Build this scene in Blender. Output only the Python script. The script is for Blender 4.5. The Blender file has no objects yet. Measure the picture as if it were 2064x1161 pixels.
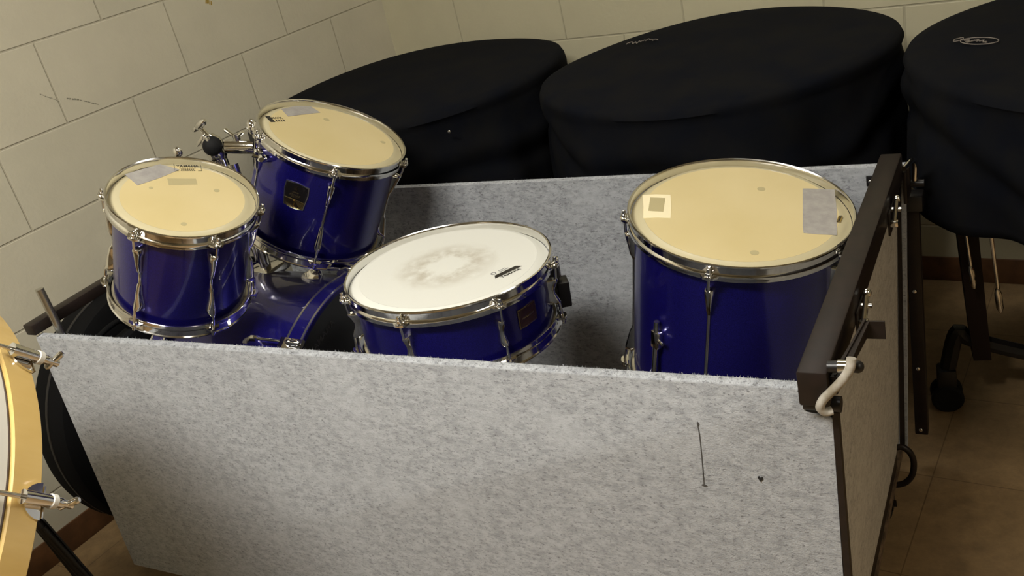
import bpy, bmesh, math, random
from mathutils import Vector, Matrix
random.seed(7)
S = bpy.context.scene
C = S.collection
PI = math.pi
V = Vector

# ------------------------------------------------------------------ helpers
def link(name, bm, mat, parent=None, smooth=True, angle=35, label=None):
    me = bpy.data.meshes.new(name)
    bmesh.ops.recalc_face_normals(bm, faces=bm.faces)
    bm.to_mesh(me); bm.free()
    if smooth:
        for p in me.polygons: p.use_smooth = True
        me.set_sharp_from_angle(angle=math.radians(angle))
    mats = mat if isinstance(mat, (list, tuple)) else [mat]
    for m in mats: me.materials.append(m)
    o = bpy.data.objects.new(name, me); C.objects.link(o)
    if parent is not None: o.parent = parent
    if label: o['label'] = label
    return o

def tag(o, label, cat, group=None):
    o['label'] = label; o['category'] = cat
    if group: o['group'] = group
    return o

def thing(name, label, cat, M=None, group=None):
    o = bpy.data.objects.new(name, None); C.objects.link(o)
    o.empty_display_size = .05
    if M is not None: o.matrix_world = M
    return tag(o, label, cat, group)

def frame(origin, z, xh=(1, 0, 0)):
    """matrix with local z along z, local x = cross(Y, z) style"""
    z = V(z).normalized(); ex = V((0, 1, 0)).cross(z).normalized(); ey = z.cross(ex)
    M = Matrix((ex, ey, z)).transposed().to_4x4(); M.translation = V(origin)
    return M

def basis(origin, x, y, z):
    M = Matrix((V(x), V(y), V(z))).transposed().to_4x4(); M.translation = V(origin); return M

def add_box(bm, lo, hi, M=None, bev=0):
    r = bmesh.ops.create_cube(bm, size=1)
    vs = r['verts']
    for v in vs:
        v.co = V([lo[i] if v.co[i] < 0 else hi[i] for i in range(3)])
    if bev:
        es = list({e for v in vs for e in v.link_edges})
        rr = bmesh.ops.bevel(bm, geom=es, offset=bev, segments=2, affect='EDGES', profile=.5)
        vs = list({v for f in rr['faces'] for v in f.verts} | {v for v in vs if v.is_valid})
    if M is not None:
        for v in vs: v.co = M @ v.co
    return vs

def add_rings(bm, rings, closed=True, caps=True, loop=False):
    R = [[bm.verts.new(p) for p in r] for r in rings]
    n = len(R[0])
    seq = list(range(len(R) - 1))
    for i in seq:
        for j in range(n if closed else n - 1):
            k = (j + 1) % n
            bm.faces.new((R[i][j], R[i][k], R[i + 1][k], R[i + 1][j]))
    if loop:
        for j in range(n):
            k = (j + 1) % n
            bm.faces.new((R[-1][j], R[-1][k], R[0][k], R[0][j]))
    elif caps:
        bm.faces.new(R[0]); bm.faces.new(R[-1][::-1])
    return R

def add_lathe(bm, prof, n=64, M=None, loop=False, caps=False):
    """prof: (radius, z) list around z"""
    rings = []
    for (r, z) in prof:
        ring = [V((r * math.cos(2 * PI * k / n), r * math.sin(2 * PI * k / n), z)) for k in range(n)]
        if M is not None: ring = [M @ p for p in ring]
        rings.append(ring)
    return add_rings(bm, rings, True, caps, loop)

def dirframe(a, b):
    d = (V(b) - V(a)).normalized()
    h = V((0, 0, 1)) if abs(d.z) < .9 else V((1, 0, 0))
    x = h.cross(d).normalized(); y = d.cross(x)
    return x, y, d

def add_cyl(bm, a, b, r, r2=None, n=16):
    a, b = V(a), V(b); x, y, d = dirframe(a, b); r2 = r if r2 is None else r2
    rings = []
    for p, q in ((a, r), (b, r2)):
        rings.append([p + x * q * math.cos(2 * PI * k / n) + y * q * math.sin(2 * PI * k / n) for k in range(n)])
    add_rings(bm, rings)

def add_rod(bm, a, b, prof, n=16):
    """prof: list (t 0..1, r) along a-b"""
    a, b = V(a), V(b); x, y, d = dirframe(a, b)
    rings = [[a.lerp(b, t) + (x * math.cos(2 * PI * k / n) + y * math.sin(2 * PI * k / n)) * r for k in range(n)] for t, r in prof]
    add_rings(bm, rings)

def smooth_path(pts, m=6):
    pts = [V(p) for p in pts]; out = []
    P = [pts[0] * 2 - pts[1]] + pts + [pts[-1] * 2 - pts[-2]]
    for i in range(1, len(P) - 2):
        for k in range(m):
            t = k / m; a, b, c, d = P[i - 1:i + 3]
            out.append(.5 * ((2 * b) + (c - a) * t + (2 * a - 5 * b + 4 * c - d) * t * t + (3 * b - a - 3 * c + d) * t ** 3))
    out.append(pts[-1]); return out

def add_tube(bm, pts, r, n=12, m=6, smooth=True):
    P = smooth_path(pts, m) if smooth else [V(p) for p in pts]
    rings = []; x = None
    for i, p in enumerate(P):
        d = (P[min(i + 1, len(P) - 1)] - P[max(i - 1, 0)]).normalized()
        if x is None: x = dirframe((0, 0, 0), d)[0]
        x = (x - d * x.dot(d)).normalized(); y = d.cross(x)
        rr = r(i / (len(P) - 1)) if callable(r) else r
        rings.append([p + (x * math.cos(2 * PI * k / n) + y * math.sin(2 * PI * k / n)) * rr for k in range(n)])
    add_rings(bm, rings)

def add_prism(bm, pts, off, M=None):
    """pts: planar polygon, extruded by vector off"""
    A = [V(p) for p in pts]; B = [p + V(off) for p in A]
    if M is not None: A = [M @ p for p in A]; B = [M @ p for p in B]
    add_rings(bm, [A, B])

def add_sphere(bm, c, r, sc=(1, 1, 1), u=20, v=12):
    M = Matrix.Translation(V(c)) @ Matrix.Diagonal((*[r * s for s in sc], 1))
    bmesh.ops.create_uvsphere(bm, u_segments=u, v_segments=v, radius=1, matrix=M)

NB = bmesh.new

# ------------------------------------------------------------------ materials
def mat(name, col, rough=.5, metal=0., coat=0., spec=.5, sheen=0., trans=0.):
    m = bpy.data.materials.new(name); m.use_nodes = True
    b = m.node_tree.nodes['Principled BSDF']
    b.inputs['Base Color'].default_value = (*col, 1)
    b.inputs['Roughness'].default_value = rough
    b.inputs['Metallic'].default_value = metal
    b.inputs['Coat Weight'].default_value = coat
    b.inputs['Coat Roughness'].default_value = .06
    b.inputs['Specular IOR Level'].default_value = spec
    b.inputs['Sheen Weight'].default_value = sheen
    return m
def nd(m): return m.node_tree.nodes, m.node_tree.links, m.node_tree.nodes['Principled BSDF']
def srgb(*c):
    return tuple(((x / 255) / 12.92 if x / 255 <= .04045 else ((x / 255 + .055) / 1.055) ** 2.4) for x in c)

def noise_mix(m, c1, c2, scale, detail=4, rough=.6, sc=(1, 1, 1), lo=.35, hi=.65, bump=0., bdist=.001, prev=None, vec=None):
    N, L, b = nd(m)
    tc = N.new('ShaderNodeTexCoord'); mp = N.new('ShaderNodeMapping')
    mp.inputs['Scale'].default_value = sc
    L.new(vec if vec else tc.outputs['Object'], mp.inputs['Vector'])
    n = N.new('ShaderNodeTexNoise'); n.inputs['Scale'].default_value = scale
    n.inputs['Detail'].default_value = detail; n.inputs['Roughness'].default_value = rough
    L.new(mp.outputs['Vector'], n.inputs['Vector'])
    r = N.new('ShaderNodeMapRange'); r.inputs[1].default_value = lo; r.inputs[2].default_value = hi
    L.new(n.outputs['Fac'], r.inputs[0])
    mx = N.new('ShaderNodeMix'); mx.data_type = 'RGBA'
    mx.inputs[6].default_value = (*c1, 1) if c1 else (0, 0, 0, 1)
    if prev is not None: L.new(prev, mx.inputs[6])
    mx.inputs[7].default_value = (*c2, 1)
    L.new(r.outputs[0], mx.inputs[0])
    L.new(mx.outputs[2], b.inputs['Base Color'])
    if bump:
        bp = N.new('ShaderNodeBump'); bp.inputs['Strength'].default_value = bump; bp.inputs['Distance'].default_value = bdist
        L.new(n.outputs['Fac'], bp.inputs['Height']); L.new(bp.outputs['Normal'], b.inputs['Normal'])
    return mx.outputs[2]

def carpet(name, a, b_, c_, k=1):
    m = mat(name, a, .95, sheen=.15)
    N, L, b = nd(m)
    o1 = noise_mix(m, a, b_, 42, 5, .75, (k, 1, 1.9), .42, .60)
    o2 = noise_mix(m, None, c_, 125, 4, .75, (k, 1, 1.9), .53, .68, prev=o1)
    o3 = noise_mix(m, None, tuple(x * 1.10 for x in a), 7, 4, .6, (1, 1, 1.5), .5, .9, bump=0, prev=o2)
    # fibrous bump
    tc = N.new('ShaderNodeTexCoord'); n = N.new('ShaderNodeTexNoise'); n.inputs['Scale'].default_value = 420; n.inputs['Detail'].default_value = 3
    L.new(tc.outputs['Object'], n.inputs['Vector'])
    bp = N.new('ShaderNodeBump'); bp.inputs['Strength'].default_value = .6; bp.inputs['Distance'].default_value = .0015
    L.new(n.outputs['Fac'], bp.inputs['Height']); L.new(bp.outputs['Normal'], b.inputs['Normal'])
    return m
M_carpet = carpet('grey_carpet', srgb(176, 179, 183), srgb(150, 153, 157), srgb(100, 101, 104))
M_carpet_side = carpet('grey_carpet_warm_lit', srgb(192, 186, 174), srgb(170, 164, 152), srgb(128, 120, 108), 1)  # same grey carpet, with warm light mixed into its colours
M_ply = mat('plywood_edge', srgb(120, 100, 75), .8); noise_mix(M_ply, srgb(135, 112, 84), srgb(70, 55, 40), 30, 3, .6, (1, 1, 8))
M_steel = mat('black_painted_steel', srgb(34, 26, 22), .45, spec=.35); noise_mix(M_steel, srgb(35, 26, 22), srgb(26, 20, 17), 40, 3, .6, bump=.1, bdist=.0004)
M_blackmetal = mat('black_metal', srgb(24, 22, 22), .4)
M_chrome = mat('chrome', (.78, .77, .74), .1, 1.)
M_zinc = mat('zinc', (.55, .54, .5), .3, 1.)
M_blue = mat('blue_lacquer', (.02, .016, .26), .32, .6, .7)
N, L, b = nd(M_blue)
tc = N.new('ShaderNodeTexCoord'); vo = N.new('ShaderNodeTexNoise'); vo.inputs['Scale'].default_value = 900; vo.inputs['Detail'].default_value = 2
L.new(tc.outputs['Object'], vo.inputs['Vector'])
mr = N.new('ShaderNodeMapRange'); mr.inputs[1].default_value = .35; mr.inputs[2].default_value = .75
L.new(vo.outputs['Fac'], mr.inputs[0])
mx = N.new('ShaderNodeMix'); mx.data_type = 'RGBA'; mx.inputs[6].default_value = (.006, .004, .10, 1); mx.inputs[7].default_value = (.016, .012, .27, 1)
L.new(mr.outputs[0], mx.inputs[0]); L.new(mx.outputs[2], b.inputs['Base Color'])
M_head = mat('clear_film_cream', srgb(226, 208, 160), .28, coat=.35)
noise_mix(M_head, srgb(212, 195, 148), srgb(203, 185, 134), 5, 3, .5, lo=.3, hi=.7)
M_headw = mat('collar_band', srgb(190, 180, 146), .35)
M_white = mat('coated_white', srgb(210, 210, 202), .6)
# stick-worn ring on the coated head
N, L, b = nd(M_white)
tc = N.new('ShaderNodeTexCoord'); mp = N.new('ShaderNodeMapping'); mp.inputs['Location'].default_value = (.004, .0, 0); mp.inputs['Scale'].default_value = (1, 1, 0)
L.new(tc.outputs['Object'], mp.inputs['Vector'])
ln = N.new('ShaderNodeVectorMath'); ln.operation = 'LENGTH'; L.new(mp.outputs['Vector'], ln.inputs[0])
no = N.new('ShaderNodeTexNoise'); no.inputs['Scale'].default_value = 22; no.inputs['Detail'].default_value = 6; no.inputs['Roughness'].default_value = .7
L.new(tc.outputs['Object'], no.inputs['Vector'])
ad = N.new('ShaderNodeMath'); ad.operation = 'MULTIPLY_ADD'; ad.inputs[1].default_value = .05; L.new(no.outputs['Fac'], ad.inputs[0]); L.new(ln.outputs['Value'], ad.inputs[2])
cr = N.new('ShaderNodeValToRGB'); e = cr.color_ramp.elements
e[0].position = .055; e[0].color = (0, 0, 0, 1); e[1].position = .125; e[1].color = (0, 0, 0, 1)
x = cr.color_ramp.elements.new(.072); x.color = (1, 1, 1, 1)
x = cr.color_ramp.elements.new(.086); x.color = (.8, .8, .8, 1)
L.new(ad.outputs[0], cr.inputs['Fac'])
n2 = N.new('ShaderNodeTexNoise'); n2.inputs['Scale'].default_value = 45; n2.inputs['Detail'].default_value = 5; L.new(tc.outputs['Object'], n2.inputs['Vector'])
m2 = N.new('ShaderNodeMapRange'); m2.inputs[1].default_value = .30; m2.inputs[2].default_value = .80; L.new(n2.outputs['Fac'], m2.inputs[0])
mu = N.new('ShaderNodeMath'); mu.operation = 'MULTIPLY'; L.new(cr.outputs['Color'], mu.inputs[0]); L.new(m2.outputs[0], mu.inputs[1])
mx = N.new('ShaderNodeMix'); mx.data_type = 'RGBA'; mx.inputs[6].default_value = (*srgb(210, 210, 202), 1); mx.inputs[7].default_value = (*srgb(150, 138, 116), 1)
L.new(mu.outputs[0], mx.inputs[0]); L.new(mx.outputs[2], b.inputs['Base Color'])
M_tape = mat('grey_duct_tape', srgb(160, 156, 150), .5); noise_mix(M_tape, srgb(163, 159, 153), srgb(148, 144, 140), 60, 3)
M_residue = mat('tape_residue', srgb(236, 224, 186), .6)
M_spot = mat('greyish_spot', srgb(176, 164, 124), .35)
M_ink = mat('black_ink', srgb(32, 29, 24), .5)
M_blackhead = mat('black_drumhead', srgb(16, 16, 20), .3)
M_greyink = mat('grey_ink', srgb(120, 120, 125), .5)
M_gold = mat('gold_badge', (.62, .47, .18), .25, 1.)
M_badge = mat('dark_badge', srgb(22, 20, 20), .15)
M_badge2 = mat('maroon_badge', srgb(52, 34, 30), .3)
M_fabric = mat('black_cover_cloth', srgb(17, 17, 20), .95, spec=.06)
noise_mix(M_fabric, srgb(20, 20, 21), srgb(13, 15, 21), 12, 4, .6, bump=.15, bdist=.002)
M_fabric2 = mat('black_nylon', srgb(10, 10, 11), .8, spec=.12)
M_thread = mat('grey_embroidery', srgb(120, 112, 104), .7)
M_rubber = mat('black_rubber', srgb(16, 16, 17), .75, spec=.3)
M_nylon = mat('white_nylon', srgb(225, 222, 212), .4)
M_hose = mat('worn_plastic_sleeve', srgb(196, 192, 182), .4); noise_mix(M_hose, srgb(206, 202, 194), srgb(150, 142, 126), 30, 3)
M_maple = mat('yellow_maple', srgb(226, 186, 92), .35, coat=.6)
noise_mix(M_maple, srgb(226, 194, 126), srgb(208, 172, 98), 14, 5, .6, (1, 1, .25), .3, .7)
M_shellwhite = mat('pale_shell', srgb(212, 206, 184), .4, coat=.4)
M_groove = mat('grey_liner', srgb(112, 104, 108), .5)
M_groove2 = mat('faded_grey_print', srgb(70, 70, 76), .5)
M_maroon = mat('dark_red_metal', srgb(26, 14, 13), .5, spec=.25)
M_copper = mat('copper_bowl', (.35, .15, .08), .35, 1.)
M_wall_l = mat('painted_block', srgb(196, 190, 160), .6)
M_label = mat('torn_white_label', srgb(205, 205, 200), .7)
M_scuff = mat('dark_scuff', srgb(128, 124, 108), .8)

def brick(m, shift, c1, c2, cm):
    N, L, b = nd(m)
    tc = N.new('ShaderNodeTexCoord'); sp = N.new('ShaderNodeSeparateXYZ'); cb = N.new('ShaderNodeCombineXYZ')
    L.new(tc.outputs['Object'], sp.inputs[0])
    ax = N.new('ShaderNodeMath'); ax.operation = 'ADD'; ax.inputs[1].default_value = shift[0]; L.new(sp.outputs['X'], ax.inputs[0])
    az = N.new('ShaderNodeMath'); az.operation = 'ADD'; az.inputs[1].default_value = shift[1]; L.new(sp.outputs['Z'], az.inputs[0])
    L.new(ax.outputs[0], cb.inputs[0]); L.new(az.outputs[0], cb.inputs[1])
    br = N.new('ShaderNodeTexBrick'); br.offset = .5; br.offset_frequency = 2; br.squash = 1
    br.inputs['Color1'].default_value = (*c1, 1); br.inputs['Color2'].default_value = (*c2, 1); br.inputs['Mortar'].default_value = (*cm, 1)
    br.inputs['Scale'].default_value = 1; br.inputs['Mortar Size'].default_value = .0035; br.inputs['Mortar Smooth'].default_value = .6
    br.inputs['Brick Width'].default_value = .406; br.inputs['Row Height'].default_value = .2075
    L.new(cb.outputs[0], br.inputs['Vector'])
    no = N.new('ShaderNodeTexNoise'); no.inputs['Scale'].default_value = 5; no.inputs['Detail'].default_value = 8; no.inputs['Roughness'].default_value = .65
    L.new(tc.outputs['Object'], no.inputs['Vector'])
    mp = N.new('ShaderNodeMapRange'); mp.inputs[1].default_value = .3; mp.inputs[2].default_value = .7; mp.inputs[3].default_value = .93; mp.inputs[4].default_value = 1.04
    L.new(no.outputs['Fac'], mp.inputs[0])
    mx = N.new('ShaderNodeMix'); mx.data_type = 'RGBA'; mx.blend_type = 'MULTIPLY'; mx.inputs[0].default_value = 1
    L.new(br.outputs['Color'], mx.inputs[6]); L.new(mp.outputs[0], mx.inputs[7]); L.new(mx.outputs[2], b.inputs['Base Color'])
    n3 = N.new('ShaderNodeTexNoise'); n3.inputs['Scale'].default_value = 90; n3.inputs['Detail'].default_value = 6
    L.new(tc.outputs['Object'], n3.inputs['Vector'])
    h = N.new('ShaderNodeMath'); h.operation = 'MULTIPLY_ADD'; h.inputs[1].default_value = -1.; L.new(br.outputs['Fac'], h.inputs[0])
    s3 = N.new('ShaderNodeMath'); s3.operation = 'MULTIPLY'; s3.inputs[1].default_value = .35; L.new(n3.outputs['Fac'], s3.inputs[0]); L.new(s3.outputs[0], h.inputs[2])
    bp = N.new('ShaderNodeBump'); bp.inputs['Strength'].default_value = .5; bp.inputs['Distance'].default_value = .004
    L.new(h.outputs[0], bp.inputs['Height']); L.new(bp.outputs['Normal'], b.inputs['Normal'])

# ------------------------------------------------------------------ setting
YAW = math.radians(-5.276)
wx = V((math.cos(YAW), math.sin(YAW), 0)); wv = V((-math.sin(YAW), math.cos(YAW), 0))
FZ = -.09
PL = V((-.406, .078, 0))                       # a point on the left wall
PB = PL + wv * 1.74                            # room corner
def struct(name, o): o['kind'] = 'structure'; o.name = name; return o

bm = NB(); add_box(bm, (-2.9, -4.5, FZ - .1), (4.8, 4.0, FZ))
M_floor = mat('vinyl_floor_tile', srgb(122, 98, 66), .5)
N, L, b = nd(M_floor)
tc = N.new('ShaderNodeTexCoord'); mp = N.new('ShaderNodeMapping'); mp.inputs['Rotation'].default_value = (0, 0, math.radians(5.3)); mp.inputs['Location'].default_value = (.0, .03, 0)
L.new(tc.outputs['Object'], mp.inputs['Vector'])
br = N.new('ShaderNodeTexBrick'); br.offset = 0; br.inputs['Scale'].default_value = 1; br.inputs['Brick Width'].default_value = .305; br.inputs['Row Height'].default_value = .305
br.inputs['Mortar Size'].default_value = .0012; br.inputs['Color1'].default_value = (*srgb(150, 124, 88), 1); br.inputs['Color2'].default_value = (*srgb(144, 118, 82), 1); br.inputs['Mortar'].default_value = (*srgb(116, 92, 62), 1)
L.new(mp.outputs[0], br.inputs['Vector'])
no = N.new('ShaderNodeTexNoise'); no.inputs['Scale'].default_value = 22; no.inputs['Detail'].default_value = 8; no.inputs['Roughness'].default_value = .7; L.new(tc.outputs['Object'], no.inputs['Vector'])
mr = N.new('ShaderNodeMapRange'); mr.inputs[1].default_value = .35; mr.inputs[2].default_value = .65; mr.inputs[3].default_value = .72; mr.inputs[4].default_value = 1.1; L.new(no.outputs['Fac'], mr.inputs[0])
mx = N.new('ShaderNodeMix'); mx.data_type = 'RGBA'; mx.blend_type = 'MULTIPLY'; mx.inputs[0].default_value = 1
L.new(br.outputs['Color'], mx.inputs[6]); L.new(mr.outputs[0], mx.inputs[7]); L.new(mx.outputs[2], b.inputs['Base Color'])
struct('floor', link('floor', bm, M_floor, smooth=False))

def wall(name, org, xd, nd_, x0, x1, m, z1=2.5):
    bm = NB(); add_box(bm, (x0, 0, FZ), (x1, .12, z1))
    o = link(name, bm, m, smooth=False); o.matrix_world = basis(org, xd, nd_, (0, 0, 1)); return struct(name, o)
Mw1 = mat('block_left', srgb(190, 184, 158), .55); brick(Mw1, (-.252 + .203, -.706 + .2075 * 2), srgb(203, 196, 174), srgb(198, 192, 170), srgb(184, 177, 155))
Mw2 = mat('block_back', srgb(190, 184, 158), .55); brick(Mw2, (-.305 + .203, -.704 + .2075 * 2), srgb(197, 190, 160), srgb(192, 185, 156), srgb(180, 173, 146))
Mw3 = mat('plain_paint', srgb(150, 143, 120), .7)
PLw = V((PL.x, PL.y, 0)); PBw = V((PB.x, PB.y, 0))
WL = wall('wall_left', PLw, wv, -wx, -4.6, 1.74, Mw1)
WB = wall('wall_back', PBw, wx, wv, 0, 4.9, Mw2)
wall('wall_right', PBw + wx * 4.7, -wv, wx, 0, 6.3, Mw3)
wall('wall_front', PBw - wv * 6.2, wx, -wv, 0, 4.7, Mw3)
bm = NB(); add_box(bm, (-2.9, -4.9, 2.5), (4.9, 4.0, 2.6))
M_ceil = mat('ceiling_tile', srgb(190, 186, 172), .8)
struct('ceiling', link('ceiling', bm, M_ceil, smooth=False))
M_base = mat('brown_cove_base', srgb(74, 48, 28), .5); noise_mix(M_base, srgb(112, 76, 46), srgb(84, 56, 34), 20, 3)
for nm, org, xd, n_, x0, x1 in (('baseboard_left', PLw, wv, wx, -4.5, 1.735), ('baseboard_back', PBw, wx, -wv, .006, 4.6)):
    bm = NB(); add_box(bm, (x0, 0, FZ), (x1, .006, FZ + .075), bev=.002)
    o = link(nm, bm, M_base); o.matrix_world = basis(org, xd, n_, (0, 0, 1)); struct(nm, o)
# scuffs on the left wall (local x along wall, z up, room side is -y)
for pts, w in (([(.416, 1.003), (.44, .985), (.456, .971)], .003), ([(.478, .972), (.51, .957), (.556, .928)], .004), ([(1.0, 1.085), (1.02, 1.075)], .02)):
    bm = NB()
    for i in range(len(pts) - 1):
        a, b_ = V((pts[i][0], 0, pts[i][1])), V((pts[i + 1][0], 0, pts[i + 1][1]))
        d = (b_ - a).normalized(); s = V((-d.z, 0, d.x)) * w * random.uniform(.5, 1)
        for k in range(5):
            p = a.lerp(b_, k / 5); q = a.lerp(b_, (k + random.uniform(.6, .95)) / 5); jit = V((0, 0, random.uniform(-.001, .001)))
            add_prism(bm, [p - s * .5 + jit, q - s * .3 + jit, q + s * .4 + jit, p + s * .5 + jit], (0, -.0006, 0))
    link('scuff_mark', bm, M_scuff if w < .01 else M_gold, WL, smooth=False)

# ------------------------------------------------------------------ the carpeted drum box
LX, WY, HZ = 1.56, .74, .618
box = thing('drum_box', 'large open grey carpeted crate on a black steel frame holding the blue drums', 'box', Matrix.Translation((.78, .37, FZ)))
BI = box.matrix_world.inverted()
def bpart(name, bm, m, parent=None, **k):
    o = link(name, bm, m, None, **k)
    if parent is None:
        o.parent = box; o.matrix_parent_inverse = BI
    else:
        o.parent = parent; o.matrix_parent_inverse = parent.matrix_world.inverted()
    return o
def fuzz(bm, a, b_, wid, n, up=V((0, 0, 1)), ln=.006):
    a, b_, wid = V(a), V(b_), V(wid)
    for _ in range(n):
        p = a.lerp(b_, random.random()) + wid * random.random()
        d = (up + V((random.uniform(-.8, .8), random.uniform(-.8, .8), random.uniform(-.2, .2)))).normalized() * ln * random.uniform(.3, 1)
        s = V((random.uniform(-1, 1), random.uniform(-1, 1), 0)).normalized() * .0004
        p = p - up * .0008
        vs = [bm.verts.new(p - s), bm.verts.new(p + s), bm.verts.new(p + d)]
        bm.faces.new(vs)
bm = NB()
T = .018
add_prism(bm, [(0, 0, HZ), (1.535, 0, HZ), (1.5352, 0, .579), (1.571, 0, .579), (1.566, 0, .31), (1.562, 0, -.005), (-.057, 0, -.009)], (0, T, 0))
es = [e for e in bm.edges if e.is_valid and all(v.co.z > .57 for v in e.verts)]
bmesh.ops.bevel(bm, geom=es, offset=.004, segments=3, affect='EDGES', profile=.5)
fuzz(bm, (0, .001, HZ), (1.532, .001, HZ), (0, T - .002, 0), 5200, ln=.0045)
fuzz(bm, (0, .0008, HZ - .003), (1.53, .0008, HZ - .003), (0, 0, -.004), 2000, up=V((0, -.8, .5)), ln=.003)
fp = bpart('front_panel', bm, M_carpet, angle=60)
# burn and scratch marks
bm = NB()
zz = [(1.392, .55), (1.3925, .53), (1.391, .50), (1.389, .47), (1.387, .442)]
for i in range(4):
    a, b_ = zz[i], zz[i + 1]; w = .0007
    add_prism(bm, [(a[0] - w, 0, a[1]), (a[0] + w, 0, a[1]), (b_[0] + w, 0, b_[1]), (b_[0] - w, 0, b_[1])], (0, -.0006, 0))
add_prism(bm, [(1.3925, 0, .552), (1.3945, 0, .549), (1.3935, 0, .545), (1.3915, 0, .5465)], (0, -.0009, 0))
add_prism(bm, [(1.383, 0, .4425), (1.387, 0, .445), (1.392, 0, .4415), (1.387, 0, .4405)], (0, -.0009, 0))
bpart('scratch_mark', bm, mat('scratch_grey', srgb(74, 72, 70), .9), fp, smooth=False)
bm = NB(); add_prism(bm, [(1.4675, 0, .470), (1.469, 0, .4675), (1.4722, 0, .469), (1.4728, 0, .4655), (1.4705, 0, .4632), (1.469, 0, .4602), (1.4665, 0, .4645), (1.465, 0, .4685)], (0, -.001, 0))
bpart('burn_mark', bm, mat('burnt_carpet', srgb(30, 28, 26), .95), fp, smooth=False)

bm = NB(); add_prism(bm, [(-.0, WY, HZ), (1.575, WY, HZ + .002), (1.553, WY, -.02), (0, WY, -.02)], (0, T, 0))
fuzz(bm, (0.1, WY + .001, HZ + .001), (1.574, WY + .001, HZ + .002), (0, T - .002, 0), 3000, ln=.0045)
bpart('back_panel', bm, M_carpet, smooth=False)
# right end panel
bm = NB()
poly = [(1.560, .012, .596), (1.560, .735, .596), (1.549, .665, .055), (1.556, .012, .09)]
add_prism(bm, poly, (-.016, 0, 0))
bpart('end_panel', bm, M_carpet_side, smooth=False, label='grey carpeted end panel tinted with warm light')
# left low end board
bm = NB(); add_prism(bm, [(.0, .0185, .32), (.0, .7395, .32), (0, .7395, -.02), (-.0, .0185, -.02)], (.016, 0, 0))
bpart('low_end_board', bm, M_blackmetal, smooth=False)
bm = NB(); add_box(bm, (.017, .0185, -.03), (1.545, .7395, -.012)); bpart('floor_panel', bm, M_ply, smooth=False)
# corner angle beside the front panel
bm = NB(); add_prism(bm, [(1.5715, -.001, .585), (1.5785, -.001, .585), (1.5735, -.001, -.01), (1.5625, -.001, -.01)], (0, .0125, 0))
bpart('corner_angle', bm, M_steel, smooth=False)
bm = NB(); add_prism(bm, [(1.5605, .732, .60), (1.5665, .732, .60), (1.5605, .652, .045), (1.551, .652, .045)], (0, .007, 0))
bpart('corner_angle', bm, M_steel, smooth=False)
# top rails
bm = NB(); add_box(bm, (1.537, -.022, .606), (1.574, .712, .656), bev=.003); rail = bpart('top_rail', bm, M_steel)
bm = NB(); add_box(bm, (-.020, -.004, .622), (.010, .7395, .646), bev=.003); bpart('top_rail', bm, M_steel, label='black steel rail across the left end')
# notch pipe + hinge tab
bm = NB(); add_cyl(bm, (1.537, .006, .5935), (1.582, .006, .5935), .0105); bpart('hinge_pipe', bm, M_blackmetal)
# hanging vertical bar
bm = NB(); add_box(bm, (1.5665, .764, .0), (1.592, .786, .548), bev=.002); vb = bpart('locking_bar', bm, M_steel)
bm = NB(); add_box(bm, (1.558, .754, .520), (1.600, .792, .552), bev=.003); bpart('end_cap', bm, M_blackmetal, vb)
for z in (.345, .165, .012):
    bm = NB(); add_sphere(bm, (1.578, .7635, z), .0042, (1, .5, 1)); bpart('screw', bm, M_chrome, vb)
# hook at the back of rail
bm = NB(); add_tube(bm, [(1.577, .70, .63), (1.588, .735, .632), (1.590, .752, .615), (1.588, .756, .585)], .005); bpart('back_hook', bm, M_chrome)
bm = NB(); add_cyl(bm, (1.570, .757, .578), (1.604, .757, .578), .007); bpart('hook_pin', bm, M_blackmetal)
bm = NB(); add_box(bm, (1.574, .70, .56), (1.581, .76, .622), bev=.002); bpart('hinge_plate', bm, M_steel)
# latches on the outer side of the rail
for y in (.205, .535):
    bm = NB(); add_box(bm, (1.574, y - .03, .588), (1.5775, y + .03, .628), bev=.001); lt = bpart('latch_plate', bm, M_steel)
    bm = NB(); add_cyl(bm, (1.584, y + .012, .636), (1.584, y - .028, .610), .004); add_sphere(bm, (1.584, y + .013, .637), .0065)
    add_box(bm, (1.5775, y - .03, .604), (1.590, y - .018, .615), bev=.002); add_cyl(bm, (1.576, y - .0, .624), (1.592, y - .0, .624), .004); bpart('latch', bm, M_chrome, lt)
# strap tab
bm = NB(); add_prism(bm, [(1.575, -.01, .640), (1.5905, -.01, .640), (1.6005, .126, .640), (1.5935, .130, .640)], (0, 0, .004)); 
add_prism(bm, [(1.5935, .126, .644), (1.6195, .127, .644), (1.6195, .127, .618), (1.5935, .126, .618)], (0, .0035, 0))
add_rings(bm, [[V(p) for p in ((1.579, -.008, .646), (1.5815, -.008, .646), (1.5815, -.008, .617), (1.579, -.008, .617))], [V(p) for p in ((1.5935, .1285, .6475), (1.5965, .1285, .6475), (1.5965, .1285, .618), (1.5935, .1285, .618))]])
bpart('strap_tab', bm, M_steel, smooth=False)
# locking pin with plastic sleeve
bm = NB(); add_cyl(bm, (1.574, -.012, .660), (1.608, -.012, .662), .0075); add_sphere(bm, (1.608, -.012, .662), .0078); pin = bpart('locking_pin', bm, M_blackmetal)
bm = NB(); add_cyl(bm, (1.586, -.012, .661), (1.598, -.012, .6615), .0085); bpart('collar', bm, M_chrome, pin)
bm = NB(); add_tube(bm, [(1.604, -.022, .680), (1.602, -.025, .668), (1.594, -.026, .653), (1.578, -.024, .632), (1.567, -.022, .618), (1.562, -.020, .605), (1.567, -.016, .596), (1.574, -.012, .596)], .0058); bpart('plastic_sleeve', bm, M_hose, pin)
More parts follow.
